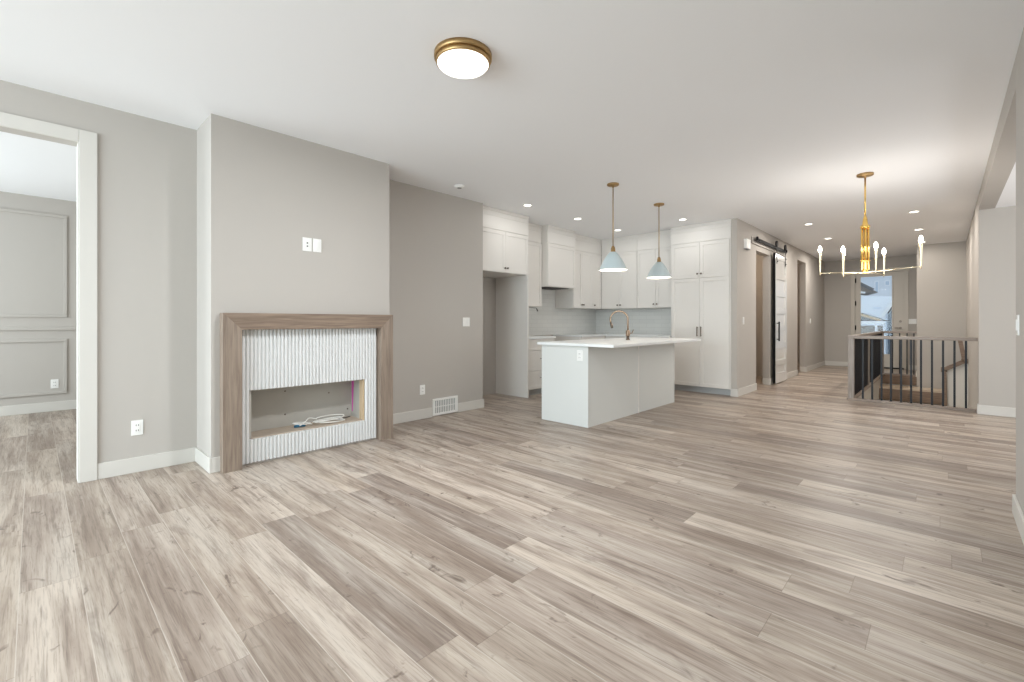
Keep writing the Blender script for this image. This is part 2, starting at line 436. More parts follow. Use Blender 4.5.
bb('baseboard_right', (-4.0, AX0, YR, YR + .014), (AX0, AX0 + .014, YR - .14, YR + .014), (AX1 - .014, AX1, -2.6, YR), (AX1 - .014, SX0 - .02, YR, YR + .014))
bb('baseboard_back', (KX + .12, 10.55, 3.886, 3.9), (10.65, X_END, 3.886, 3.9))
# doorway casing at the left
t = MB()
t.box(.225, .322, YL - .02, YL, 0, 2.53, .003); t.box(-1.1, .225, YL - .02, YL, 2.44, 2.53, .003); t.box(.219, .225, YL - .012, YL + .13, 0, 2.44, .001)
struct('trim_2', t, M['trim'])
# front door casing
t = MB()
t.box(X_END - .022, X_END, DY1, DY1 + .085, 0, DZ + .0, .003); t.box(X_END - .022, X_END, DY0 - .085, DY0, 0, DZ, .003)
t.box(X_END - .026, X_END, DY0 - .10, DY1 + .10, DZ, DZ + .10, .004)
struct('trim_3', t, M['door'])

# ------------------------------------------------------------------ front door
d = MB(); GX0, GX1, GZ0, GZ1 = .925, 1.555, .34, 2.29
FD0, FD1 = X_END + .03, X_END + .075
d.box(FD0, FD1, DY0, GX0, .03, DZ - .005); d.box(FD0, FD1, GX1, DY1, .03, DZ - .005); d.box(FD0, FD1, GX0, GX1, .03, GZ0); d.box(FD0, FD1, GX0, GX1, GZ1, DZ - .005)
door1 = struct('door_1', d, M['door'])
g = MB(); g.box(FD0 + .02, FD0 + .026, GX0, GX1, GZ0, GZ1); g.build('glass_pane', M['glass'], door1)
g = MB()
for (y0, y1, z0, z1) in ((GX0 - .02, GX0 + .012, GZ0 - .02, GZ1 + .02), (GX1 - .012, GX1 + .02, GZ0 - .02, GZ1 + .02), (GX0, GX1, GZ0 - .02, GZ0 + .012), (GX0, GX1, GZ1 - .012, GZ1 + .02)):
    g.box(FD0 - .012, FD0, y0, y1, z0, z1, .003)
g.build('glass_bead', M['door'], door1)
for z in (.35, 1.0, 1.62, 2.2):
    h = MB(); h.box(X_END - .016, FD0 + .004, DY1 - .022, DY1 + .004, z - .055, z + .055, .003); h.lathe(X_END - .018, DY1 - .008, [(.009, z - .06), (.009, z + .06)], 10)
    h.build('hinge', M['black'], door1)
h = MB(); h.lathe(FD0 - .01, .775, [(.028, -.01), (.028, .012)], 16, 'X', 1.0); h.tube([(FD0 - .02, .775, 1.0), (FD0 - .06, .775, 1.0), (FD0 - .06, .88, 1.0)], .01)
h.lathe(FD0 - .01, .775, [(.028, -.012), (.028, .012)], 16, 'X', 1.16)
h.build('door_handle', M['nickel'], door1)
MB().box(X_END - .03, X_END + .12, DY0, DY1, 0, .03, .004).build('threshold', M['black'], door1)

# ------------------------------------------------------------------ fireplace
MX0, MX1, MY, MZ = .992, 2.462, 3.97, 1.222; LW = .130
fp = thing('fireplace_surround', 'grey brown oak fireplace surround framing white fluted panel on chimney breast', 'fireplace', ((MX0 + MX1) / 2, CY, 0))
MB().prism([(MX0, 0), (MX0 + LW, 0), (MX0 + LW, MZ - LW), (MX0, MZ)], 'Y', MY, CY).build('surround_leg', M['mantel'], fp)
MB().prism([(MX1 - LW, 0), (MX1, 0), (MX1, MZ), (MX1 - LW, MZ - LW)], 'Y', MY, CY).build('surround_leg', M['mantel'], fp)
MB().prism([(MX0, MZ), (MX0 + LW, MZ - LW), (MX1 - LW, MZ - LW), (MX1, MZ)], 'Y', MY, CY).build('surround_header', M['mantel_h'], fp)
# fluted panel, half-round reeds with the recess left open
p = MB(); FX0, FX1, FZ0, FZ1 = MX0 + LW + .012, MX1 - LW - .012, .02, MZ - LW - .002
NR = 40
pitch = (FX1 - FX0) / NR
def reeds(x0, n, z0, z1):
    k = 12; cols = []
    for i in range(n):
        for j in range(k + (1 if i == n - 1 else 0)):
            t = j / k
            tt = min(max((t - .5) / .34, -1), 1)          # flat faced reed with a narrow groove on each side
            dpt = math.sqrt(max(0.0, 1 - abs(tt) ** 5)) * .014
            cols.append((x0 + pitch * (i + t), CY - .012 - dpt))
    A = [p.bm.verts.new((x, y, z0)) for x, y in cols]; B = [p.bm.verts.new((x, y, z1)) for x, y in cols]
    A2 = [p.bm.verts.new((cols[0][0], CY, z0)), p.bm.verts.new((cols[-1][0], CY, z0))]; B2 = [p.bm.verts.new((cols[0][0], CY, z1)), p.bm.verts.new((cols[-1][0], CY, z1))]
    for i in range(len(cols) - 1): p.bm.faces.new((A[i], A[i + 1], B[i + 1], B[i]))
    p.bm.faces.new(A + [A2[1], A2[0]]); p.bm.faces.new(B + [B2[1], B2[0]])
    p.bm.faces.new((A[0], B[0], B2[0], A2[0])); p.bm.faces.new((A[-1], B[-1], B2[1], A2[1]))
ia = int(round((NX0 - FX0) / pitch)); ib = int(round((NX1 - FX0) / pitch))
reeds(FX0, ia, FZ0, FZ1); reeds(FX0 + ia * pitch, ib - ia, NZ1, FZ1); reeds(FX0 + ia * pitch, ib - ia, FZ0, NZ0); reeds(FX0 + ib * pitch, NR - ib, FZ0, FZ1)
p.build('fluted_panel', M['flute'], fp)
# recess lining
r = MB(); r.box(NX0, NX1, NY, NY + .012, NZ0, NZ1); r.box(NX0, NX1, CY, NY, NZ1 - .008, NZ1); r.box(NX0, NX0 + .008, CY, NY, NZ0, NZ1); r.box(NX1 - .008, NX1, CY + .065, NY, NZ0, NZ1)
rl = r.build('recess_lining', M['drywall'], fp)
for (x, z) in ((1.56, .53), (1.96, .47), (1.56, .32), (2.15, .29)): MB().lathe(x, NY, [(.007, -.004), (.007, .002)], 10, 'Y', z).build('screw', M['nickel'], rl)
MB().box(NX0, NX1, CY, NY, NZ0, NZ0 + .008).build('recess_floor', M['niche_floor'], fp)
MB().box(NX1 - .010, NX1, CY - .012, CY + .065, NZ0, NZ1).build('recess_stud', M['stud'], fp)
MB().prism([(4.262, NZ0 + .06), (4.274, NZ0 + .06), (4.285, NZ1 - .01), (4.235, NZ1 - .01)], 'X', NX1 - .011, NX1 - .008).build('pink_line', M['pink'], rl)
# cable lying in the recess
cz = NZ0 + .014
cb = thing('coiled_cable', 'loosely coiled white cable lying inside the open fireplace recess', 'cable', (1.80, 4.2, NZ0 + .008))
pts = []
for i in range(150):
    t = i / 149
    a = 2 * PI * 3.4 * t + .4; rr = 1 + .16 * math.sin(a * 1.3 + 1)
    pts.append((1.905 + .135 * rr * math.cos(a), 4.165 + .062 * rr * math.sin(a), cz + .004 + .034 * t + .012 * math.sin(a * .7)))
for i in range(30):
    q = (i + 1) / 30; x0, y0, z0 = pts[149]
    pts.append((x0 + (1.62 - x0) * q, y0 + (4.17 - y0) * q + .03 * math.sin(q * 2 * PI), z0 + (cz - z0) * q + .03 * math.sin(q * PI)))
MB().tube(pts, .0045, 8).build('cable', M['cable'], cb)
l2 = [(1.66 + .08 * math.cos(a), 4.165 + .05 * math.sin(a), cz + .006 + .03 * math.sin(a / 2)) for a in [i * 2 * PI / 28 for i in range(29)]]
MB().tube(l2, .0055, 8).build('cable_loop', M['cable'], cb)
MB().tube([(1.60, 4.19, cz), (1.645, 4.16, cz + .012), (1.68, 4.17, cz + .004)], .014, 10).build('blue_plug', M['blue'], cb)
l3 = [(1.98 + .17 * q, 4.21 + .04 * q + .006 * math.sin(q * 6), cz + .002) for q in [i / 16 for i in range(17)]]
MB().tube(l3, .0045, 8).build('lead', M['slot'], cb)

# ------------------------------------------------------------------ wall plates
def plate(name, label, cat, face, a, z, w=.072, h=.115, kind='outlet', group='wall plates'):
    """face: (axis, position, sign): the wall plane; a is the position along it"""
    ax, pos, sg = face
    loc = (a, pos, z) if ax == 'Y' else (pos, a, z)
    o = thing(name, label, cat, loc, group)
    def bx(mb, a0, a1, d0, d1, z0, z1, bev=0):
        if ax == 'Y': mb.box(a0, a1, pos + sg * d0, pos + sg * d1, z0, z1, bev)
        else: mb.box(pos + sg * d0, pos + sg * d1, a0, a1, z0, z1, bev)
    m = MB(); bx(m, a - w / 2, a + w / 2, 0, .006, z - h / 2, z + h / 2, .002); m.build('cover_plate', M['plastic'], o)
    n = max(1, int(round(w / .06)) if w > .09 else 1)
    for i in range(n):
        c_ = a + (i - (n - 1) / 2) * .046
        if kind == 'outlet':
            m = MB(); bx(m, c_ - .017, c_ + .017, .006, .009, z - .036, z + .036, .002); f_ = m.build('socket_face', M['plastic'], o)
            for zz in (-.02, .02):
                for da in (-.009, .005):
                    m = MB(); bx(m, c_ + da, c_ + da + .004, .009, .0095, z + zz - .006, z + zz + .006); m.build('socket_slot', M['slot'], f_)
        elif kind == 'switch':
            m = MB(); bx(m, c_ - .016, c_ + .016, .006, .011, z - .033, z + .033, .003); m.build('rocker', M['plastic'], o)
        else:
            m = MB(); bx(m, c_ - .017, c_ + .017, .006, .008, z - .034, z + .034, .002); m.build('insert', M['plastic'], o)
            for zz in (-.016, .012):
                m = MB(); bx(m, c_ - .006, c_ + .006, .008, .0085, z + zz - .006, z + zz + .006); m.build('jack', M['slot'], o)
    return o
LF = ('Y', YL, -1)
plate('wall_outlet', 'white outlet low on wall between doorway casing and chimney breast', 'outlet', LF, .55, .34)
plate('wall_outlet', 'white outlet low on wall just right of fireplace, beside floor register', 'outlet', LF, 3.185, .345)
plate('light_switch', 'white double light switch halfway up wall left of fridge nook', 'switch', LF, 3.87, 1.15, .115, .115, 'switch')
plate('media_plate', 'white socket plate high on chimney breast, the left of the pair', 'outlet', ('Y', CY, -1), 1.657, 1.833, .078, .118, 'jack')
plate('wall_outlet', 'white plate high on chimney breast, the right of the pair', 'outlet', ('Y', CY, -1), 1.745, 1.833, .074, .118, 'blank_switch' if False else 'switch')
plate('wall_outlet', 'small white outlet low on panelled wall seen through left doorway', 'outlet', ('Y', BY, -1), .19, .35)
plate('light_switch', 'white light switch on wall at far right edge of view', 'switch', ('Y', YR, 1), 3.91, 1.135, .072, .118, 'switch')
plate('wall_outlet', 'white outlet near top of island end panel', 'outlet', ('X', 4.149, -1), 2.91, .78, .075, .118)
plate('light_switch', 'white light switch on hall wall left of barn door opening', 'switch', ('Y', HY, -1), 7.75, 1.17, .072, .118, 'switch')
plate('light_switch', 'white light switch on hall wall beyond second doorway', 'switch', ('Y', HY, -1), 12.7, 1.17, .072, .118, 'switch')
plate('light_switch', 'white switch plate on wall right of front door', 'switch', ('X', X_END, -1), .545, 1.16, .16, .118, 'switch')
# door chime
ch = thing('door_chime', 'white door chime box high on hall wall beside barn track', 'door chime', (7.86, HY, 2.37))
MB().box(7.76, 7.95, HY - .05, HY, 2.32, 2.47, .006).build('chime_cover', M['plastic'], ch)
MB().box(7.77, 7.94, HY - .046, HY, 2.305, 2.32, .002).build('chime_grille', M['vent_dark'], ch)
# floor-level register
rg = thing('air_register', 'white slatted air register in baseboard left of fridge nook', 'air vent', (3.525, YL, .01))
m = MB(); RX0, RX1, RZ0, RZ1 = 3.33, 3.72, .012, .215
m.box(RX0, RX1, YL - .014, YL, RZ0, RZ0 + .025, .002); m.box(RX0, RX1, YL - .014, YL, RZ1 - .025, RZ1, .002); m.box(RX0, RX0 + .025, YL - .014, YL, RZ0 + .025, RZ1 - .025, .002); m.box(RX1 - .025, RX1, YL - .014, YL, RZ0 + .025, RZ1 - .025, .002)
m.build('register_frame', M['plastic'], rg)
m = MB()
for i in range(13):
    x = RX0 + .035 + i * (RX1 - RX0 - .07) / 12; m.box(x - .005, x + .005, YL - .010, YL - .003, RZ0 + .025, RZ1 - .025)
m.box(RX0 + .02, RX1 - .02, YL - .009, YL - .003, (RZ0 + RZ1) / 2 - .004, (RZ0 + RZ1) / 2 + .004)
m.build('louver_grille', M['plastic'], rg)
MB().box(RX0 + .02, RX1 - .02, YL - .003, YL - .0005, RZ0 + .02, RZ1 - .02).build('duct_backing', M['vent_dark'], rg)
# smoke detector
sd = thing('smoke_detector', 'white round smoke detector on ceiling above wall right of fireplace', 'smoke detector', (3.44, 4.12, ZC))
MB().lathe(3.44, 4.12, [(.06, ZC), (.058, ZC - .012), (.046, ZC - .022), (.03, ZC - .025)], 28).build('detector_body', M['plastic'], sd)
MB().lathe(3.44, 4.12, [(.028, ZC - .0245), (.024, ZC - .028)], 28, cap=True).build('sensor_ring', M['vent_dark'], sd)

# ------------------------------------------------------------------ kitchen cabinets
class Run:
    """cabinet run: axis 'Y' fronts face -Y (a = x), axis 'X' fronts face -X (a = y)"""
    def __init__(s, axis): s.ax = axis
    def box(s, mb, a0, a1, d0, d1, z0, z1, bev=0.0):
        if s.ax == 'Y': mb.box(a0, a1, d0, d1, z0, z1, bev)
        else: mb.box(d0, d1, a0, a1, z0, z1, bev)
        return mb
    def pt(s, a, d, z): return (a, d, z) if s.ax == 'Y' else (d, a, z)
    def panel(s, mb, a0, a1, z0, z1, front, fw=.055, th=.02):
        """shaker panel standing on the plane front - th .. front"""
        s.box(mb, a0, a1, front - th, front, z1 - fw, z1, .0015); s.box(mb, a0, a1, front - th, front, z0, z0 + fw, .0015)
        s.box(mb, a0, a0 + fw, front - th, front, z0 + fw, z1 - fw, .0015); s.box(mb, a1 - fw, a1, front - th, front, z0 + fw, z1 - fw, .0015)
        s.box(mb, a0 + fw, a1 - fw, front - th + .008, front, z0 + fw, z1 - fw)
        return mb
    def knob(s, parent, a, z, front):
        m = MB(); ax = s.ax
        prof = [(.006, 0), (.006, -.014), (.013, -.018), (.015, -.024), (.011, -.030)]
        if ax == 'Y': m.lathe(a, front, prof, 14, 'Y', z)
        else: m.lathe(front, a, prof, 14, 'X', z)
        return m.build('knob', M['nickel'], parent)
    def pull(s, parent, a0, a1, z0, z1, front):
        m = MB(); vert = abs(z1 - z0) > abs(a1 - a0)
        if vert:
            m.bar(s.pt(a0, front - .032, z0 - .012), s.pt(a0, front - .032, z1 + .012), .010, .010, .002)
            for z in (z0, z1): m.bar(s.pt(a0, front, z), s.pt(a0, front - .032, z), .008, .008)
        else:
            m.bar(s.pt(a0 - .012, front - .032, z0), s.pt(a1 + .012, front - .032, z0), .010, .010, .002)
            for a in (a0, a1): m.bar(s.pt(a, front, z0), s.pt(a, front - .032, z0), .008, .008)
        return m.build('handle', M['nickel'], parent)
    def crown(s, parent, a0, a1, front, back, zf=2.44, wrap=True):
        """frieze board and crown between the doors and the ceiling"""
        m = s.box(MB(), a0, a1, front - .012, front, zf + .012, 2.635, .0015); m.build('frieze', M['cab'], parent)
        m = MB(); e = .03 if wrap else 0
        s.box(m, a0 - e, a1 + e, front - .016, back, 2.635, 2.70, .003); s.box(m, a0 - e, a1 + e, front - .026, back, 2.70, ZC - .001, .003)
        m.build('crown', M['cab'], parent)

def upper(name, label, run, a0, a1, front, back, z0, doors, knobs, group='kitchen wall cabinets', zf=2.44, wrap=False, gap=.003, zt=2.635):
    c_ = (a0 + a1) / 2
    o = thing(name, label, 'cabinet', run.pt(c_, back, z0), group)
    run.box(MB(), a0, a1, front, back, z0, zt).build('carcass', M['cab'], o)
    run.crown(o, a0, a1, front, back, zf, wrap)
    for i, (d0, d1) in enumerate(doors):
        dm = run.panel(MB(), d0 + gap / 2, d1 - gap / 2, z0 + .004, zf, front, .05)
        dd = dm.build('door', M['cab'], o)
        if knobs[i] is not None: run.knob(dd, knobs[i], z0 + .065, front - .02)
    return o
RY, RX = Run('Y'), Run('X')
UF = 4.83 + .02
fr = upper('fridge_cabinet', 'tall white cabinet surround over the empty fridge nook', RY, 4.168, 5.165, 4.58, KY - .002, 1.855, [(4.172, 4.666), (4.666, 5.16)], [4.641, 4.691], 'white kitchen cabinets', wrap=False)
RY.box(MB(), 5.14, 5.165, 4.56, KY - .002, 0, 1.855, .001).build('side_panel', M['cab'], fr)
upper('wall_cabinet', 'narrow white wall cabinet between fridge surround and hood cabinet', RY, 5.168, 5.798, UF, KY - .002, 1.40, [(5.17, 5.796)], [5.215], 'white kitchen cabinets')
hc = upper('hood_cabinet', 'deep white hood cabinet over the empty range gap', RY, 5.80, 6.56, 4.72, KY - .002, 1.735, [(5.803, 6.557)], [None], 'white kitchen cabinets')
RY.box(MB(), 6.561, 6.678, 4.87, KY - .002, 1.735, ZC - .001).build('side_filler', M['cab'], hc)
RY.box(MB(), 5.86, 6.50, 4.79, KY - .08, 1.729, 1.735, .001).build('hood_insert', M['slot'], hc)
upper('wall_cabinet', 'white three-door wall cabinet between hood cabinet and kitchen corner', RY, 6.68, 7.619, UF, KY - .002, 1.40, [(6.683, 6.955), (6.955, 7.30), (7.30, 7.598)], [6.928, 6.982, 7.345], 'white kitchen cabinets')
UX = 7.60 + .02
upper('wall_cabinet', 'white two-door back wall cabinet next to the kitchen corner', RX, 4.075, 4.83, UX, KX - .002, 1.40, [(4.075, 4.44), (4.44, 4.828)], [4.41, 4.47], 'white kitchen cabinets')
upper('wall_cabinet', 'white two-door back wall cabinet next to the tall pantry', RX, 3.363, 4.072, UX, KX - .002, 1.40, [(3.365, 3.715), (3.715, 4.07)], [3.685, 3.745], 'white kitchen cabinets')
# pantry
PF = 7.45
pa = thing('pantry_cabinet', 'tall white four-door pantry cabinet at end of back wall', 'cabinet', (PF, 2.88, 0), 'white kitchen cabinets')
RX.box(MB(), 2.40, 3.36, PF, KX - .002, .10, 2.635).build('carcass', M['cab'], pa)
RX.box(MB(), 2.40, 3.36, PF + .06, KX - .002, 0, .10).build('toe_kick', M['toe'], pa)
RX.crown(pa, 2.40, 3.36, PF, KX - .002, 2.44, False)
for (d0, d1, kx) in ((2.42, 2.875, 2.845), (2.875, 3.345, 2.905)):
    dd = RX.panel(MB(), d0 + .0015, d1 - .0015, 1.865, 2.44, PF, .055).build('door', M['cab'], pa); RX.knob(dd, kx, 1.93, PF - .02)
    dd = RX.panel(MB(), d0 + .0015, d1 - .0015, .105, 1.86, PF, .055).build('door', M['cab'], pa); RX.pull(dd, kx, kx, .93, 1.06, PF - .02)
# wall end beside the pantry: white filler
RX.box(MB(), HY + .086, 2.40, PF - .015, PF + .02, 0, ZC - .002, .001).build('filler', M['cab'], pa)
# base cabinets
BF = 4.64
def base_drawers(label, a0, a1):
    o = thing('base_cabinet', label, 'cabinet', ((a0 + a1) / 2, KY, 0), 'white kitchen cabinets')
    RY.box(MB(), a0, a1, BF, KY - .002, .10, .884).build('carcass', M['cab'], o)
    RY.box(MB(), a0, a1, BF + .07, KY - .002, 0, .10).build('toe_kick', M['toe'], o)
    for (z0, z1) in ((.105, .385), (.39, .70), (.705, .875)):
        dr = RY.panel(MB(), a0 + .004, a1 - .004, z0, z1, BF, .045 if z1 - z0 > .2 else .035).build('drawer', M['cab'], o)
        c_ = (a0 + a1) / 2 + .05; RY.pull(dr, c_ - .07, c_ + .07, (z0 + z1) / 2 + .03, (z0 + z1) / 2 + .03, BF - .02)
    return o
base_drawers('white three-drawer base cabinet just right of the fridge nook', 5.170, 5.875)
o = thing('base_cabinet', 'white corner base cabinet right of the empty range gap', 'cabinet', (7.0, KY, 0), 'white kitchen cabinets')
RY.box(MB(), 6.625, KX - .002, BF, KY - .002, .10, .884).build('carcass', M['cab'], o)
RY.box(MB(), 6.625, KX - .002, BF + .07, KY - .002, 0, .10).build('toe_kick', M['toe'], o)
RY.panel(MB(), 6.63, 7.35, .105, .875, BF).build('door', M['cab'], o)
o = thing('base_cabinet', 'white base cabinet along back wall behind island', 'cabinet', (KX, 4.0, 0), 'white kitchen cabinets')
RX.box(MB(), 3.363, BF - .002, 7.44, KX - .002, .10, .884).build('carcass', M['cab'], o)
RX.box(MB(), 3.363, BF - .002, 7.51, KX - .002, 0, .10).build('toe_kick', M['toe'], o)
for (a0, a1, k) in ((3.37, 3.79, 3.75), (3.79, 4.21, 3.83), (4.21, 4.6, 4.25)):
    dd = RX.panel(MB(), a0 + .002, a1 - .002, .105, .875, 7.44).build('door', M['cab'], o); RX.pull(dd, k, k, .68, .80, 7.42)
tag(MB().box(5.168, 5.88, 4.60, KY - .002, .885, .915, .003).build('countertop', M['quartz']), 'short white countertop on drawer cabinet beside fridge nook', 'countertop')
q = MB(); q.box(6.62, KX - .002, 4.60, KY - .002, .885, .915, .003); q.box(7.40, KX - .002, 3.363, 4.60, .885, .915, .003)
tag(q.build('countertop', M['quartz']), 'white corner countertop along kitchen back wall', 'countertop')
q = MB(); q.box(5.168, KX, KY - .009, KY - .0005, .915, 1.735); q.box(KX - .009, KX - .0005, 3.363, KY - .009, .915, 1.40)
struct('wall_backsplash', q, M['tile'])
m = MB(); m.tube([(5.60, 5.0, 1.40), (5.66, 4.93, 1.385), (5.70, 4.87, 1.378), (5.715, 4.86, 1.35), (5.72, 4.858, 1.325)], [.004, .004, .005, .010, .010], 8)
tag(m.build('cabinet_cable', M['slot']), 'short dark cable end dangling below narrow wall cabinet', 'cable')

# ------------------------------------------------------------------ island
isl = thing('kitchen_island', 'light grey panelled kitchen island base', 'kitchen island', (5.25, 3.1, 0))
IX0, IX1, IY0, IY1 = 4.15, 6.33, 2.805, 3.46
MB().box(IX0 + .02, IX1 - .02, IY0 + .02, IY1 - .02, 0.0, .884).build('carcass', M['island'], isl)
MB().box(IX0, IX0 + .02, IY0, IY1, 0, .884, .0015).build('end_panel', M['island'], isl)
MB().box(IX1 - .02, IX1, IY0, IY1, 0, .884, .0015).build('end_panel', M['island'], isl)
m = MB(); m.box(IX0 + .02, 5.265, IY0 + .004, IY0 + .02, 0, .884, .001); m.build('back_panel', M['island'], isl)
m = MB(); m.box(5.285, IX1 - .02, IY0 + .004, IY0 + .02, 0, .884, .001); m.build('back_panel', M['island'], isl)
m = MB(); m.box(5.265, 5.285, IY0 - .004, IY0 + .02, 0, .884, .001); m.build('joint_strip', M['cab'], isl)
for (a0, a1) in ((4.18, 4.72), (4.72, 5.27), (5.29, 5.82), (5.82, 6.33)):
    dd = MB(); dd.box(a0, a1, IY1 - .02, IY1, .1, .87, .002); dd.build('door', M['island'], isl)
tag(MB().box(4.115, 6.45, 2.47, 3.50, .8845, .9145, .004).build('island_countertop', M['quartz']), 'white quartz slab overhanging the kitchen island', 'countertop')
FX, FY, FZ = 5.39, 3.02, .9145
fc = thing('kitchen_faucet', 'bronze gooseneck kitchen faucet standing on the island', 'faucet', (FX, FY, FZ))
MB().lathe(FX, FY, [(.027, FZ), (.027, FZ + .012), (.019, FZ + .016), (.019, FZ + .05)], 20).build('base_collar', M['nickel'], fc)
MB().lathe(FX, FY, [(.023, FZ + .05), (.028, FZ + .06), (.028, FZ + .115), (.019, FZ + .13)], 20).build('valve_body', M['bronze'], fc)
dv = Vector((-.35, .94, 0)); ar = .115
pts = [(FX, FY, FZ + .12), (FX, FY, FZ + .20)]
for i in range(17):
    a = PI - PI * i / 16 * 1.12
    pts.append((FX + dv.x * ar * (1 + math.cos(a)), FY + dv.y * ar * (1 + math.cos(a)), FZ + .265 + ar * math.sin(a)))
MB().tube(pts, .0115, 14).build('spout', M['bronze'], fc)
e1 = Vector(pts[-1]); e2 = e1 + (Vector(pts[-1]) - Vector(pts[-2])).normalized() * .07
MB().tube([e1, (e1 + e2) / 2, e2], [.0135, .016, .017], 14).build('spray_head', M['nickel'], fc)
MB().tube([(FX + .02, FY - .012, FZ + .085), (FX + .055, FY - .03, FZ + .09), (FX + .075, FY - .04, FZ + .135)], [.009, .007, .006], 10).build('lever', M['bronze'], fc)

# ------------------------------------------------------------------ ceiling fixtures
def pt_light(name, loc, power, color, rad=.03, parent=None):
    d_ = bpy.data.lights.new(name, 'POINT'); d_.energy = power; d_.color = color; d_.shadow_soft_size = rad
    o_ = bpy.data.objects.new(name, d_); COL.objects.link(o_); o_.location = loc; return o_
fl = thing('flush_ceiling_light', 'round brass flush ceiling light with white diffuser in living area', 'ceiling light', (1.765, 2.08, ZC))
lx, ly = 1.765, 2.080
MB().lathe(lx, ly, [(.171, ZC), (.171, ZC - .026), (.166, ZC - .029), (.162, ZC - .030)], 48).build('canopy_ring', M['brass'], fl)
MB().lathe(lx, ly, [(.155, ZC - .028), (.161, ZC - .033), (.161, ZC - .052), (.155, ZC - .056)], 48).build('lower_ring', M['brass'], fl)
MB().lathe(lx, ly, [(.152, ZC - .053), (.152, ZC - .058), (.142, ZC - .068), (.115, ZC - .077), (.06, ZC - .082), (.01, ZC - .083)], 48).build('diffuser', M['diffuser'], fl)
d_ = bpy.data.lights.new('flush_light_lamp', 'AREA'); d_.shape = 'DISK'; d_.size = .24; d_.energy = 44; d_.color = (.93, .97, 1)
o_ = bpy.data.objects.new('flush_light_lamp', d_); COL.objects.link(o_); o_.location = (lx, ly, ZC - .09)

for (rx_, ry_, pw_) in ((9.4, 3.2, 14), (12.3, 3.1, 14)):
    pt_light('side_room_fill', (rx_, ry_, 2.4), pw_, (1, .80, .60), .12)  # unseen warm fill added behind the hall openings
pt_light('stairwell_fill', (9.6, .4, -1.3), 14, (1, .90, .78), .15)  # unseen fill added low down to brighten the stairwell walls
def pendant(label, x, y):
    o = thing('pendant_light', label, 'pendant light', (x, y, ZC), 'pendants over the island')
    MB().lathe(x, y, [(.068, ZC), (.068, ZC - .014), (.062, ZC - .02), (.012, ZC - .022), (.012, ZC - .04)], 32).build('canopy', M['brass'], o)
    MB().lathe(x, y, [(.0055, ZC - .03), (.0055, 2.0)], 12).build('rod', M['brass'], o)
    MB().lathe(x, y, [(.010, 2.03), (.017, 2.02), (.024, 2.0), (.026, 1.965), (.03, 1.96)], 24).build('socket_cap', M['brass'], o)
    prof = [(.026, 1.962), (.042, 1.953), (.064, 1.928), (.091, 1.89), (.118, 1.845), (.139, 1.80), (.152, 1.77), (.166, 1.752)]
    inner = [(r - .004, z - .003) for r, z in prof][::-1]
    MB().lathe(x, y, prof, 40, cap=False).build('shade', M['shade'], o)
    MB().lathe(x, y, inner, 40, cap=False).build('shade_lining', M['shade_in'], o)
    MB().sphere((x, y, 1.835), .042, 1.1, 16).build('bulb', M['bulb'], o)
    pt_light('pendant_lamp', (x, y, 1.775), 3, (1, .92, .82), .03)
pendant('dome pendant painted with blue reflection on brass rod over near end of island', 4.615, 2.776)
pendant('pale grey dome pendant on brass rod over far end of island', 5.828, 2.798)

# chandelier
hx, hy = 6.175, .620
chd = thing('chandelier', 'gold chandelier with slim arms and candle bulbs hanging before the stairwell', 'chandelier', (hx, hy, ZC))
MB().lathe(hx, hy, [(.075, ZC), (.075, ZC - .018), (.068, ZC - .022), (.012, ZC - .024), (.012, ZC - .04)], 32).build('canopy', M['brass'], chd)
MB().lathe(hx, hy, [(.008, ZC - .03), (.008, 2.24)], 12).build('stem', M['gold'], chd)
MB().lathe(hx, hy, [(.010, 2.30), (.020, 2.25), (.026, 2.20), (.044, 2.185), (.044, 2.165), (.024, 2.162)], 24).build('top_hub', M['gold'], chd)
for k in range(6):
    a = k * PI / 3 + .2
    MB().lathe(hx + .031 * math.cos(a), hy + .031 * math.sin(a), [(.0105, 1.715), (.0105, 2.17)], 10).build('column_rod', M['gold'], chd)
MB().lathe(hx, hy, [(.043, 1.80), (.043, 1.812)], 24).build('column_band', M['gold'], chd)
MB().lathe(hx, hy, [(.010, 1.675), (.020, 1.685), (.028, 1.70), (.028, 1.72)], 24).build('bottom_hub', M['gold'], chd)
ZB = 1.94
for (bx_, by_) in ((5.883, .164), (6.028, .516), (5.942, .989), (6.116, .807), (6.61, .495), (6.461, .848)):
    dx, dy = bx_ - hx, by_ - hy; r_ = math.hypot(dx, dy); ux, uy = dx / r_, dy / r_
    arm = MB().tube([(hx + ux * .02, hy + uy * .02, 1.685), (bx_ - ux * .01, by_ - uy * .01, 1.685)], .004, 8)
    arm.sphere((bx_, by_, 1.685), .008, 1, 12)
    am = arm.build('arm', M['bloomgold'], chd)
    MB().lathe(bx_, by_, [(.004, 1.66), (.005, 1.69), (.008, 1.78), (.012, 1.87), (.015, 1.905), (.015, 1.912), (.008, 1.913)], 16).build('candle_cup', M['bloomgold'], am)
    MB().lathe(bx_, by_, [(.008, 1.912), (.015, 1.925), (.018, 1.942), (.014, 1.965), (.005, 1.982)], 16).build('bulb', M['bulb'], am)
pt_light('chandelier_lamp', (hx, hy, 1.60), 13, (1, .97, .93), .25)
for (bx_, by_) in ((5.883, .164), (5.942, .989), (6.61, .495)): pt_light('candle_lamp', (bx_, by_, 2.01), 2.6, (1, .96, .91), .03)

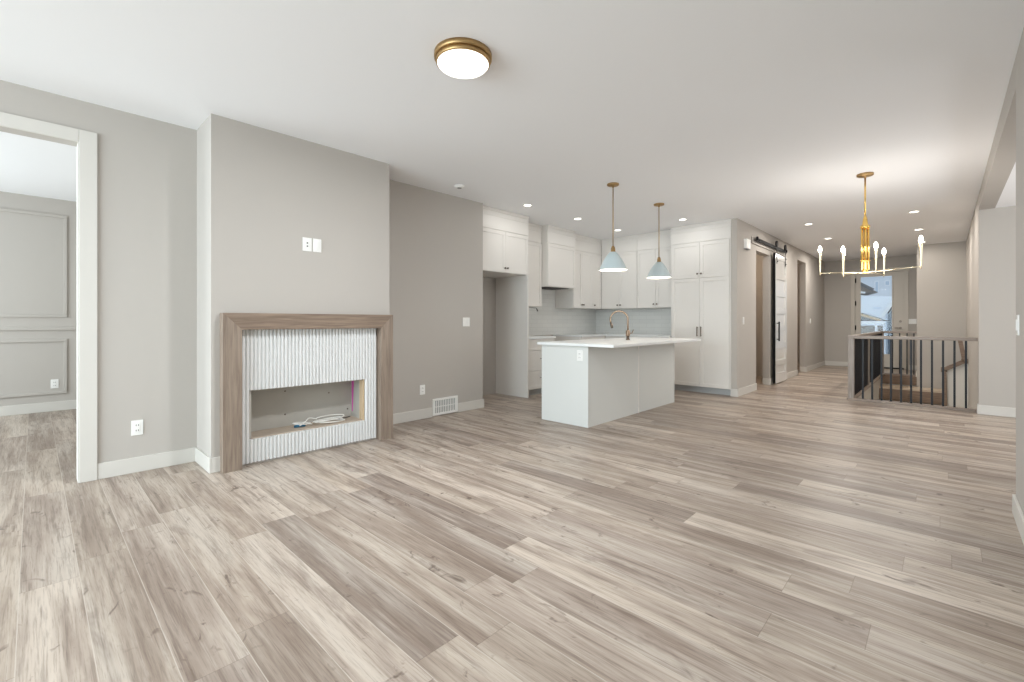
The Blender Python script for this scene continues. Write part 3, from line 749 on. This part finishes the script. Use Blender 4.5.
# recessed downlights
DL = [('round recessed ceiling light nearest the fridge surround', 4.643, 4.121), ('round recessed ceiling light in front of the hood cabinet', 5.787, 4.10),
      ('round recessed ceiling light nearest the kitchen back corner', 6.986, 4.11), ('round recessed ceiling light in front of the tall pantry', 6.95, 2.95),
      ('round recessed ceiling light in hall, nearest the sliding barn door', 8.70, 1.605), ('round recessed ceiling light in hall between barn door and second doorway', 10.45, 1.61), ('round recessed ceiling light nearest the front door', 12.20, 1.61), ('round recessed ceiling light close to the wall right of the front door', 12.20, .322),
      ('round recessed ceiling light above the near end of the stair railing', 8.767, .318), ('round recessed ceiling light above the middle of the stairwell', 10.508, .322)]
for (lb, x, y) in DL:
    o = thing('recessed_light', lb, 'recessed light', (x, y, ZC), 'recessed ceiling lights')
    MB().lathe(x, y, [(.066, ZC), (.066, ZC - .004), (.050, ZC - .006), (.050, ZC)], 28).build('trim_ring', M['plastic'], o)
    MB().lathe(x, y, [(.050, ZC - .0055), (.049, ZC - .0062)], 28).build('lens', M['lens'], o)
    d_ = bpy.data.lights.new('downlight_lamp', 'AREA'); d_.shape = 'DISK'; d_.size = .09; d_.energy = 2.3 if x < 8 else (12 if x < 12 else (20 if y > 1 else 3.5)); d_.color = (.97, .97, .96) if x < 8 else (1, .95, .88)
    o_ = bpy.data.objects.new('downlight_lamp', d_); COL.objects.link(o_); o_.location = (x, y, ZC - .012)

# ------------------------------------------------------------------ barn door
TY = HY - .045
tr = thing('barn_door_track', 'black barn door track rail with rollers above the hall opening', 'barn door track', (9.3, HY, 2.5))
TX0, TX1, TZ = 8.22, 10.22, 2.52
MB().box(8.15, 10.3, HY - .02, HY, 2.45, 2.56, .003).build('mounting_board', M['wall'], tr)
MB().box(TX0, TX1, TY - .012, TY - .004, TZ - .03, TZ + .03, .002).build('rail', M['black'], tr)
for x in (8.4, 9.3, 10.1): MB().lathe(x, TY, [(.013, -.02), (.013, .028)], 12, 'Y', TZ).build('standoff', M['black'], tr)
for x in (TX0 + .06, TX1 - .03): MB().box(x - .02, x + .02, TY - .03, TY, TZ - .01, TZ + .045, .004).build('end_stop', M['black'], tr)
BX0, BX1 = 9.30, 10.14
DYF, DYB = TY - .032, TY + .000        # front and back of the slab
bd = thing('barn_door', 'white panelled sliding barn door hanging beside the hall opening', 'door', ((BX0 + BX1) / 2, TY, .02))
m = MB(); BZ0, BZ1 = .02, 2.41; st = .11
m.box(BX0, BX0 + st, DYF, DYB, BZ0, BZ1, .002); m.box(BX1 - st, BX1, DYF, DYB, BZ0, BZ1, .002)
rails = [BZ0, .34, .66, .98, 1.30, 1.62, 1.94, BZ1 - .11]
for z in rails: m.box(BX0 + st, BX1 - st, DYF, DYB, z, z + (.10 if z not in (BZ0,) else .18), .002)
m.build('door_frame', M['barn'], bd)
m = MB(); zz = rails
for i in range(len(zz) - 1):
    z0 = zz[i] + (.18 if i == 0 else .10)
    m.box(BX0 + st, BX1 - st, DYF + .012, DYB - .006, z0, zz[i + 1])
m.build('panel_field', M['barn'], bd)
MB().box(BX0 - .006, BX0 + .012, DYF - .003, DYB, BZ0, BZ1, .001).build('edge_strip', M['black'], bd)
for x in (BX0 + .11, BX1 - .11):
    h = MB(); h.box(x - .02, x + .02, DYF - .005, DYF, 2.22, TZ + .05, .002); h.lathe(x, TY - .008, [(.055, -.036), (.055, -.010)], 24, 'Y', TZ + .065)
    h.lathe(x, TY - .04, [(.010, -.012), (.010, 0)], 10, 'Y', 2.26); h.lathe(x, TY - .04, [(.010, -.012), (.010, 0)], 10, 'Y', 2.36)
    h.build('hanger', M['black'], bd)
h = MB(); h.bar((BX0 + .10, DYF - .04, .80), (BX0 + .10, DYF - .04, 1.15), .016, .016, .003)
for z in (.83, 1.12): h.bar((BX0 + .10, DYF, z), (BX0 + .10, DYF - .04, z), .014, .014)
h.build('handle', M['black'], bd)

# ------------------------------------------------------------------ stair railing
rl_ = thing('stair_railing', 'taupe oak railing with black balusters around the stairwell', 'railing', (SX0, SY1, 0))
RTOP = .95
def post(x, y, w_, top, bot=0.0): return MB().box(x - w_ / 2, x + w_ / 2, y - w_ / 2, y + w_ / 2, bot, top, .003).build('newel_post', M['post'], rl_)
RXF, RYS, RXB = 8.34, 1.0, 12.86
post(RXF, RYS, .07, RTOP - .045)
post(10.29, RYS, .06, RTOP - .045); post(RXB, RYS, .07, RTOP - .045)
MB().box(RXF - .035, RXF + .035, YR + .001, RYS - .035, RTOP - .045, RTOP, .005).build('handrail', M['rail'], rl_)
MB().box(RXF - .035, RXB - .035, RYS - .035, RYS + .035, RTOP - .045, RTOP, .005).build('handrail', M['railx'], rl_)
MB().box(RXB - .035, RXB + .035, .421, RYS + .035, RTOP - .045, RTOP, .005).build('handrail', M['rail'], rl_)
for (x0, x1, y0, y1, mt) in ((RXF - .05, RXF + .05, YR + .001, RYS + .05, 'rail'), (RXF + .05, RXB + .05, RYS - .05, RYS + .05, 'railx'), (RXB - .05, RXB + .05, .421, RYS - .05, 'rail')):
    MB().box(x0, x1, y0, y1, 0, .03, .003).build('bottom_curb', M[mt], rl_)
def bal(x, y): MB().box(x - .011, x + .011, y - .011, y + .011, .03, RTOP - .04).build('baluster', M['baluster'], rl_)
for y in (.863, .757, .651, .548, .439, .334, .232, .122, .014, -.095, -.202): bal(RXF, y)
x = 8.44
while x < 12.8:
    if abs(x - 10.29) > .05: bal(x, RYS)
    x += .085
for y in (.82, .70, .58, .47): bal(RXB, y)

# steps and bulkhead inside the stairwell
st_ = thing('staircase', 'oak steps with pale risers going down inside the stairwell', 'stairs', (12.2, .3, -2.6))
MB().box(SX1 - .03, SX1 + .0, .42, SY1, -.19, -.0, .002).build('floor_edge_board', M['stairwood'], st_)
MB().prism([(12.30, .0), (12.695, .0), (12.695, .43), (12.795, .43), (12.795, SY1 - .002), (12.30, SY1 - .002)], 'Z', -.25, -.21).build('tread', M['tread'], st_)
MB().box(12.30, 12.32, -.02, SY1, -.48, -.25, .002).build('riser', M['stairwood'], st_)
MB().box(11.98, 12.30, -.1, SY1, -.56, -.50, .004).build('tread', M['trim'], st_)
MB().box(11.98, 12.0, -.1, SY1, -.76, -.56, .002).build('riser', M['stairwood'], st_)
MB().box(11.66, 11.98, -.1, SY1, -.82, -.76, .004).build('tread', M['stairwood'], st_)
MB().box(11.66, 11.68, -.1, SY1, -1.02, -.82, .002).build('riser', M['trim'], st_)
BKX = 11.60
def onX(u, v, X):
    a = (u - 512) / 455; b = (321.6 - v) / 455
    c_, s__ = math.cos(TH), math.sin(TH)
    t = X / (c_ + a * s__); return ((s__ - a * c_) * t, CAM_H + b * t)
zp = [onX(u, v, BKX) for (u, v) in ((960, 340), (964.5, 361), (944, 369.5), (945, 412))]
sk = MB()
for (a, b) in zip(zp[:-1], zp[1:]): sk.bar((BKX - .02, a[0], a[1]), (BKX - .02, b[0], b[1]), .09, .06, .003)
for q_ in zp[1:-1]: sk.bar((BKX - .05, q_[0], q_[1]), (BKX + .01, q_[0], q_[1]), .085, .085)
sk.build('stepped_trim', M['stairwood'], st_)
bk = MB(); bk.prism([(zp[3][0], -2.6), (zp[2][0], zp[2][1]), (zp[1][0], zp[1][1]), (YR, zp[1][1] + .02), (YR, -2.6)], 'X', BKX, BKX + .5)
bk.build('bulkhead', M['trim'], st_)

# ------------------------------------------------------------------ outside the front door
struct('ground_outside', MB().box(14.75, 45, -20, 30, -.5, -.42), M['snow'])
h = thing('neighbour_house', 'pale blue grey snowy house seen through front door glass', 'house', (30, 4, -.42))
MB().box(30, 35, -3, 11, -.42, 3.45).build('house_wall', M['siding'], h)
MB().prism([(29.95, 3.45), (35.4, 3.45), (32.5, 6.0)], 'Y', -3.5, 11.5).build('roof', M['snow'], h)
for (y0, y1, z0, z1) in ((2.44, 2.62, 2.65, 3.25), (2.0, 2.22, 2.98, 3.25), (2.3, 2.75, 1.75, 1.95)):
    wnd = MB().box(29.95, 30.02, y0, y1, z0, z1).build('house_window', M['ext_white'], h)
    MB().box(29.93, 29.95, y0 + .04, y1 - .04, z0 + .04, z1 - .04).build('window_pane', M['ext_glass'], wnd)
gb = thing('garage_building', 'taupe garage with white fascia seen low through front door glass', 'garage', (20, 3.5, -.42))
MB().box(20.1, 22.5, 1.72, 6, -.42, 1.0).build('garage_wall', M['taupe_ext'], gb)
MB().box(19.95, 20.05, 1.49, 6.2, 1.07, 1.17, .01).build('fascia', M['ext_white'], gb)
MB().prism([(1.49, 1.17), (6.2, 1.17), (6.2, 2.9), (2.11, 1.42)], 'X', 20.05, 22.4).build('roof', M['shingle'], gb)
MB().bar((20.0, 1.60, 1.20), (20.0, 2.6, 1.58), .05, .08).build('bargeboard', M['stud'], gb)
MB().box(19.97, 20.05, 1.68, 1.74, -.42, 1.07).build('post', M['ext_white'], gb)
g2 = thing('gabled_porch', 'gabled porch in painted shade with sloping white bargeboard seen through front door', 'porch', (23, 0.5, -.42))
MB().prism([(1.62, 1.4), (1.2, 2.1), (-.6, 2.1), (-.6, -.42), (1.62, -.42)], 'X', 23.0, 25).build('porch_wall', M['shadow_siding'], g2)
MB().bar((22.8, 1.78, 1.32), (22.8, 1.10, 2.52), .05, .11).build('bargeboard', M['ext_white'], g2)
MB().bar((23.6, 1.72, 1.42), (23.6, 1.04, 2.62), 1.6, .08).build('roof_slope', M['shingle'], g2)
MB().box(22.85, 22.95, 1.60, 1.66, -.42, 1.5).build('downspout', M['ext_glass'], g2)
g3 = thing('roof_eave', 'grey eave of nearby house jutting in at left of door glass', 'eave', (20, 3.2, 2.1))
MB().prism([(4.2, 3.9), (1.77, 2.23), (2.11, 2.13), (4.2, 2.6)], 'X', 20.0, 21.5).build('soffit', M['taupe_ext'], g3)
MB().bar((19.95, 4.2, 3.85), (19.95, 1.78, 2.25), .05, .10).build('fascia', M['shingle'], g3)
MB().bar((19.95, 4.2, 2.62), (19.95, 2.0, 2.16), .05, .06).build('gutter', M['ext_white'], g3)
